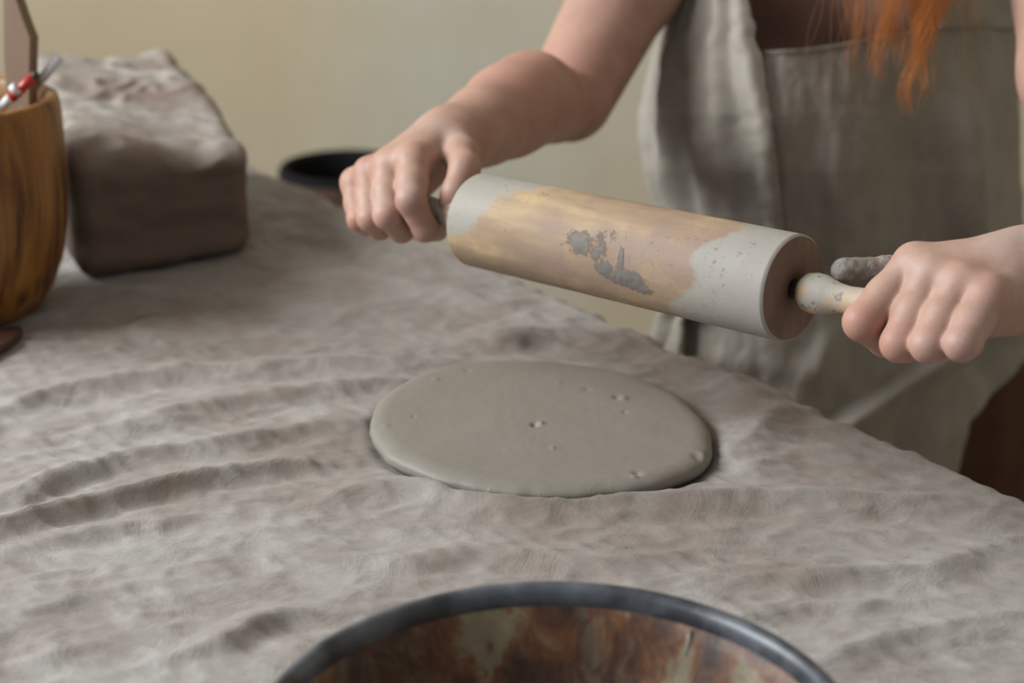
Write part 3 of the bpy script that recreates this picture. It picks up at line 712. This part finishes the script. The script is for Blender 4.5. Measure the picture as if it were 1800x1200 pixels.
# below the waist the sheet is cut away on the right and reaches further left
low = sstep(395, 545, Yr); right_lim = np.interp(Yr, [0, 540, 590, 640, 740, 830, 1150], [1.6, 1.6, 1.25, .98, .57, .46, .4])
c01 = (Ph - phiL) / (1.6 - phiL); left_lim = phiL + (-1.45 - phiL) * low
Ph = left_lim + c01 * (right_lim - left_lim)
Xapp = (np.interp(Yr, AR[:, 0], AR[:, 1]) + np.interp(Yr, AR[:, 0], AR[:, 2])) / 2 + (np.interp(Yr, AR[:, 0], AR[:, 2]) - np.interp(Yr, AR[:, 0], AR[:, 1])) / 2 * np.sin(Ph)
off = .024 * g(Xapp, 1694 + (Yr - 300) * .05, 30) * sstep(80, 260, Yr) * (1 - sstep(430, 600, Yr)) - .010 * g(Xapp, 1755, 30) * sstep(60, 250, Yr)
off += .006 * g(Xapp, 1500 - (Yr - 200) * .05, 40) * sstep(180, 330, Yr) * (1 - sstep(400, 600, Yr)) - .005 * g(Xapp, 1590, 40) * sstep(100, 300, Yr)
dg = (Xapp - 1500) + (Yr - 750) * 1.25                          # diagonal fold across the lap
off += .034 * g(dg, 0, 44) * sstep(560, 640, Yr) - .014 * g(dg, 85, 55) * sstep(560, 640, Yr)
off += .010 * g((Xapp - 1440) + (Yr - 650) * .5, 0, 34) * sstep(540, 620, Yr) + .003 * g(Yr, 640 + (Xapp - 1300) * .12, 26) * (Xapp < 1480)
off += .004 * fbm(Xapp / 90, Yr / 260, 2.2, 3) + .0012 * fbm(Xapp / 30, Yr / 60, 5.2, 3)
off[:3] += .0022
Vap = apron_pt(Yr, Ph, off)
apron = mesh('apron', Vap.reshape(-1, 3), gridfaces(230, ncol)[:, ::-1], apron_m, pot_root)
m = apron.modifiers.new('t', 'SOLIDIFY'); m.thickness = .0014; m.offset = 0
# side panel running up into the shoulder strap, over the bib
nr2, nc2 = 240, 150
Y2 = np.linspace(-330, 700, nr2)[:, None] * np.ones((1, nc2)); c2 = np.linspace(0, 1, nc2)[None]
pr = phi_of_x(Y2[:, 0], seam(Y2[:, 0]) + 3.0 * noise(Y2[:, 0] / 18, 0, 2) + 6 * g(Y2[:, 0], 75, 14) * -1)[:, None]
plf = np.interp(Y2[:, :1], [-330, -60, 100, 700], [-1.25, -1.45, -2.1, -2.2])
P2 = plf + (pr - plf) * c2
X2 = seam(Y2) - (1 - c2) * 190
fold2 = .0034 * np.sin(c2 * 23 + Y2 / 170 + 1.5 * noise(Y2 / 160, c2 * 2, 1)) * sstep(-100, 160, Y2) + .0022 * np.sin(c2 * 47 - Y2 / 120 + 2) + .0032 * fbm(c2 * 5, Y2 / 120, 3, 3)
fold2 += .006 * g(c2, .97, .035) + .009 * g((c2 - .55) * 300 - (Y2 - 330) * .25, 0, 22) * sstep(250, 330, Y2) - .006 * g(c2, .86, .04)
off2 = .009 + fold2 * (1 - .6 * (c2 > .995))
off2 = off2 - .010 * sstep(.0, .25, 1 - c2) * sstep(420, 560, Y2)
def over_shoulder(V):                                          # carry the strap over the shoulder and down the back
    n = 26; s_ = np.linspace(1, 0, n, endpoint=False)[:, None, None]; E_ = V[:1]
    up_ = .052 * np.sin(np.clip(s_ * 1.8, 0, 1) * math.pi) - .10 * np.clip(s_ - .5, 0, 1) * 2
    X_ = E_ * (1 - 0) - FWD * (.15 * np.sin(np.clip(s_ * 1.7, 0, 1) * math.pi / 2)) + UPV * up_
    return np.concatenate([X_, V])
V2 = apron_pt(Y2, P2, off2, (.105 * (1 - c2) ** 1.1) * sstep(-200, 60, Y2) * (1 - .6 * sstep(430, 600, Y2)))
V2 = over_shoulder(V2)
sp = mesh('side_panel', V2.reshape(-1, 3), gridfaces(nr2 + 26, nc2)[:, ::-1], apron_m, apron)
m = sp.modifiers.new('t', 'SOLIDIFY'); m.thickness = .002; m.offset = 0
# other strap
Y3 = np.linspace(-330, 50, 70)[:, None] * np.ones((1, 40)); c3 = np.linspace(0, 1, 40)[None]
xl3 = np.interp(Y3, [-330, 0, 60], [1690, 1655, 1640]); P3 = phi_of_x(Y3, xl3) + c3 * (1.5 - phi_of_x(Y3, xl3))
off3 = .0025 + .003 * np.sin(c3 * 12 + Y3 / 90) + .002 * fbm(c3 * 4, Y3 / 60, 7, 3)
s3 = mesh('strap', over_shoulder(apron_pt(Y3, P3, off3)).reshape(-1, 3), gridfaces(96, 40)[:, ::-1], apron_m, apron)
m = s3.modifiers.new('t', 'SOLIDIFY'); m.thickness = .002; m.offset = 0

# hair: wavy loose lock over the chest, one strand after another, plus the crown
def strands(specs):
    V, F = [], []
    for pts, r0 in specs:
        n = len(pts); base = len(V)
        for i, p in enumerate(pts):
            r = r0 * (1 - .65 * i / n); tdir = pts[min(i + 1, n - 1)] - pts[max(i - 1, 0)]; tdir /= np.linalg.norm(tdir) + 1e-9
            u = np.cross(tdir, [0, 1, 0]); u /= np.linalg.norm(u) + 1e-9; v_ = np.cross(tdir, u)
            for k in range(3): V.append(p + r * (math.cos(k * 2.094) * u + math.sin(k * 2.094) * v_))
            if i:
                for k in range(3):
                    a_ = base + (i - 1) * 3 + k; b_ = base + (i - 1) * 3 + (k + 1) % 3
                    F.append((a_, b_, b_ + 3, a_ + 3))
    return np.array(V), np.array(F)
specs = []
clumps = [  # (x at top, x at end, y end, count, spread)
    (1560, 1545, 128, 70, 16), (1610, 1600, 172, 110, 18), (1650, 1612, 150, 70, 16), (1590, 1560, 100, 60, 24), (1520, 1500, 60, 26, 26),
    (1480, 1498, 110, 10, 26), (1680, 1650, 60, 60, 24), (1640, 1625, 95, 60, 22), (1700, 1705, 55, 10, 22)]
for x0, x1, ye, cnt, sp_ in clumps:
    ph0 = random.uniform(0, 6)
    for k in range(cnt):
        jx, jd = random.gauss(0, sp_), random.gauss(0, .012); yend = ye * (1.15 - .9 * random.random() ** 1.6) + random.uniform(-10, 10)
        fr = random.uniform(0, 6); pts = []
        n = 26
        for i in range(n):
            f = i / (n - 1); y = -330 + (yend + 330) * f
            conv = 1.0 - .72 * sstep(.5, 1.0, f)
            x = x0 + 60 * (1 - f) + (x1 - x0) * f + jx * (conv + .2) + 9 * math.sin(y / 34 + ph0) * (.4 + f) + 5 * math.sin(y / 24 + fr) * f + 14 * (random.random() - .5) * 0
            pts.append(P(x, y, 1.215 + jd - .010 * f + .006 * math.sin(y / 28 + ph0)))
        h0_ = hd + LAT * (.078 + .012 * random.random()) + FWD * random.uniform(-.05, .01) + UPV * random.uniform(.0, .09); p0_ = pts[0]
        pts = [h0_ * (1 - q_) ** 2 + (h0_ * .3 + p0_ * .7 + LAT * .03 - FWD * .03 + UPV * .03) * 2 * q_ * (1 - q_) + p0_ * q_ * q_ for q_ in np.linspace(0, 1, 9)[:-1]] + pts
        specs.append((pts, random.uniform(.00014, .00030)))
for k in range(26):                                            # stray single hairs
    x0 = random.uniform(1440, 1720); pts = []; L = random.uniform(90, 210); dx = random.uniform(-60, 30); fr = random.uniform(0, 6)
    for i in range(20):
        f = i / 19; pts.append(P(x0 + dx * f + 8 * math.sin(f * 5 + fr), -60 + (L + 60) * f, 1.20 + .01 * math.sin(fr)))
    specs.append((pts, .00014))
Vh, Fh = strands(specs)
hair = mesh('hair', Vh, Fh, hair_m, pot_root); tag(hair, 'loose wavy ginger hair hanging over the bib')
u = np.linspace(0, 2.1, 40); a = np.linspace(0, 2 * math.pi, 90, endpoint=False)
rr = 1 + .03 * noise(np.cos(a)[None] * 8, np.sin(a)[None] * 8, u[:, None] * 1.5)
cc = hd + UPV * .035 - FWD * .012
Vc = cc + (rr * np.sin(u)[:, None] * np.cos(a))[..., None] * LAT * .088 + (rr * np.sin(u)[:, None] * np.sin(a))[..., None] * FWD * .098 + (rr * np.cos(u)[:, None])[..., None] * UPV * .112
fm = sstep(.2, .7, np.sin(a))[None] * sstep(.9, 1.4, u)[:, None]
Vc = Vc - (fm * .05)[..., None] * FWD + (fm * .05)[..., None] * UPV
mesh('hair_crown', Vc.reshape(-1, 3), gridfaces(40, 90, True), hair_m, pot_root)

# ------------------------------------------------------------------ wooden crock and the tools in it
cx, cy = T(-68, 549)[:2]
crock = empty('wooden_crock', (cx, cy, TZ), 'turned orange-brown wooden crock holding tools at the left edge', 'crock')
pr = [(.0001, .001), (.050, .001), (.056, .003), (.062, .008), (.071, .022), (.079, .042), (.0845, .070), (.0868, .095), (.0870, .125), (.0868, .150), (.0863, .157), (.0850, .162),
      (.0820, .164), (.0780, .1635), (.0755, .160), (.0745, .14), (.073, .08), (.066, .03), (.05, .018), (.0001, .017)]
lathe('vessel', pr, crock_m, crock, 128, 'Z')
def rod(name, a, b, ra, rb, mat, parent, seg=16):
    a, b = np.array(a), np.array(b); t = (b - a) / np.linalg.norm(b - a); u_ = np.cross(t, [0.3, 1, 0.2]); u_ /= np.linalg.norm(u_); v_ = np.cross(t, u_)
    an = np.linspace(0, 2 * math.pi, seg, endpoint=False); rows_ = []
    for f, k in ((0, .01), (0, .7), (.01, 1), (.5, 1), (.99, 1), (1, .7), (1, .01)):
        r = (ra + (rb - ra) * f) * k; rows_.append(a + (b - a) * f + r * (np.cos(an)[:, None] * u_ + np.sin(an)[:, None] * v_))
    return mesh(name, np.concatenate(rows_), gridfaces(7, seg, True)[:, ::-1], mat, parent)
# wooden paddle: flat blade with a slanted top
bl = P(12, 185, 1.27), P(60, 185, 1.255); z0 = TZ + .03
pd = empty('wooden_paddle', (bl[0][0], bl[0][1], z0), 'flat pale wooden paddle with slanted top standing in the crock', 'paddle')
p0 = P(10, 200, 1.275); p1 = P(60, 200, 1.262); hx = (p1 - p0) * np.array([1, 1, 0]); nrm = np.cross(hx, [0, 0, 1.]); nrm /= np.linalg.norm(nrm); thk = nrm * .0045
def onp(x, y, p=p0):                                           # point of the paddle's plane at a pixel
    d0, d1 = 1.0, 2.0; a_, b_ = P(x, y, d0), P(x, y, d1); n_ = nrm; s_ = ((p0 - a_) @ n_) / ((b_ - a_) @ n_); return a_ + (b_ - a_) * s_
out_ = [onp(12, -60), onp(32, -40), onp(37, 0), onp(50, 38), onp(61, 66), onp(60, 110), onp(59, 200)]
low_ = onp(59, 200).copy(); low_[2] = z0; low2 = onp(14, 200).copy(); low2[2] = z0
poly = out_ + [low_, low2, onp(13, 100)]
Vp = [q - thk for q in poly] + [q + thk for q in poly]; n_ = len(poly)
Fp = [tuple(range(n_)), tuple(range(2 * n_ - 1, n_ - 1, -1))] + [(i, i + n_, (i + 1) % n_ + n_, (i + 1) % n_) for i in range(n_)]
o = mesh('blade', Vp, Fp, palewood_m, pd, smooth=False); b_ = o.modifiers.new('b', 'BEVEL'); b_.width = .001; b_.segments = 2
rt = empty('red_tool', tuple(P(0, 190, 1.245)), 'slim red-handled modelling tool leaning across the crock rim', 'modelling tool')
q0, q1, q2, q3, q4 = P(-60, 232, 1.24), P(6, 184, 1.235), P(20, 172, 1.233), P(60, 134, 1.226), P(66, 131, 1.225)
rod('shaft', q0, q1, .0030, .0030, whitep_m, rt); rod('grip', q1, q2, .0032, .0040, whitep_m, rt)
o = rod('handle', q2, q3, .0040, .0035, red_m, rt); tag(o, 'glossy red handle')
o = rod('tip', q3, q4, .0036, .0028, shoe_m, rt); tag(o, 'black end cap')
rod('band', P(23, 161, 1.228), P(31, 153, 1.227), .0045, .0045, whitep_m, rt)
ws = empty('white_tool', tuple(P(45, 185, 1.26)), 'thin white-tipped stick tool slanting out of the crock', 'modelling tool')
rod('shaft', P(30, 205, 1.262), P(80, 128, 1.256), .0020, .0024, palewood_m, ws); rod('tip', P(72, 140, 1.2565), P(106, 100, 1.25), .0036, .0034, whitep_m, ws)

# dark wooden rib on the cloth below the crock
Ppx = [(-40, 580), (0, 577), (22, 574), (39, 574), (40, 580), (34, 588), (20, 600), (0, 612), (-40, 632)]
lo_ = [np.array([*T(x, y, .006)[:2], TZ + .001]) for x, y in Ppx]; n_ = len(lo_)
rib = mesh('wooden_rib', lo_ + [q + np.array([0, 0, .006]) for q in lo_], [tuple(range(n_)), tuple(range(2 * n_ - 1, n_ - 1, -1))] + [(i, i + n_, (i + 1) % n_ + n_, (i + 1) % n_) for i in range(n_)], darkwood_m, smooth=False)
b_ = rib.modifiers.new('b', 'BEVEL'); b_.width = .0015; b_.segments = 2
tag(rib, 'dark brown wooden rib lying on the cloth below the crock', 'pottery rib')

# ------------------------------------------------------------------ foreground bowl
HB = .060; bc = T(978, 1272, HB)
bowl = empty('rusty_bowl', (bc[0], bc[1], TZ), 'round rust-stained bowl with blue-black rim in the foreground', 'bowl')
RB = .1155
def wobf(r, z, a): return r * (1 + .006 * np.sin(a * 2 + 1) + .003 * np.sin(a * 5)), z
lathe('basin', [(.0001, .002), (.075, .002), (.086, .006), (.098, .025), (RB - .005, HB - .006), (RB - .0005, HB - .0035), (RB - .0055, HB - .0038), (.104, HB - .014), (.099, .035), (.090, .015), (.078, .008), (.0001, .007)], rust_m, bowl, 144, 'Z', wob=wobf)
o = lathe('rim', [(RB - .0050, HB - .009), (RB - .0005, HB - .004), (RB, HB - .001), (RB - .0015, HB + .0007), (RB - .0045, HB + .0005), (RB - .0068, HB - .003), (RB - .0085, HB - .010), (RB - .0080, HB - .011), (RB - .0050, HB - .009)], rim_m, bowl, 144, 'Z', wob=wobf)
tag(o, 'blue-black metal rim')
dx_ = T(1238, 1098, HB - .012); an_ = math.atan2(dx_[1] - bc[1], dx_[0] - bc[0])
dq = [np.array([bc[0] + r_ * math.cos(an_), bc[1] + r_ * math.sin(an_), TZ + z_]) for r_, z_ in ((RB - .0090, HB - .009), (RB - .0135, HB - .019))]
tv = np.array([-math.sin(an_), math.cos(an_), 0]); nv_ = -np.array([math.cos(an_), math.sin(an_), 0]); Vq = []
for i_, wd_ in ((0, .0006), (.25, .0016), (.7, .0014), (1, .0003)):
    c_ = dq[0] + (dq[1] - dq[0]) * i_
    Vq += [c_ - tv * wd_, c_ + nv_ * .0012, c_ + tv * wd_, c_ - nv_ * .001]
mesh('clay_drip', np.array(Vq), np.concatenate([gridfaces(4, 4, True), [[0, 1, 2, 3], [15, 14, 13, 12]]]), slab_m, bowl)

# ------------------------------------------------------------------ pot on a stool behind the table
pc = P(606, 290, 2.2)
stool_h = pc[2] - .24
stl = empty('stool', (pc[0], pc[1], 0), 'wooden stool under the dark pot, hidden behind the table', 'stool')
lathe('seat', [(.0001, stool_h - .03), (.15, stool_h - .03), (.155, stool_h - .015), (.15, stool_h), (.0001, stool_h)], palewood_m, stl, 48)
for k in range(4):
    a = k * math.pi / 2 + .6
    rod('leg', (pc[0] + .10 * math.cos(a), pc[1] + .10 * math.sin(a), stool_h - .03), (pc[0] + .16 * math.cos(a), pc[1] + .16 * math.sin(a), 0.0), .016, .014, palewood_m, stl)
pt = empty('dark_pot', (pc[0], pc[1], stool_h), 'blurred brown pot with black mouth behind the table', 'pot')
lathe('vessel', [(.0001, .001), (.055, .001), (.070, .02), (.086, .09), (.091, .16), (.088, .215), (.086, .230)], pot_m, pt, 64)
o = lathe('inside', [(.0862, .230), (.084, .238), (.081, .241), (.077, .240), (.074, .236), (.078, .20), (.080, .15), (.07, .05), (.0001, .02)], black_m, pt, 64); tag(o, 'black glazed inside')
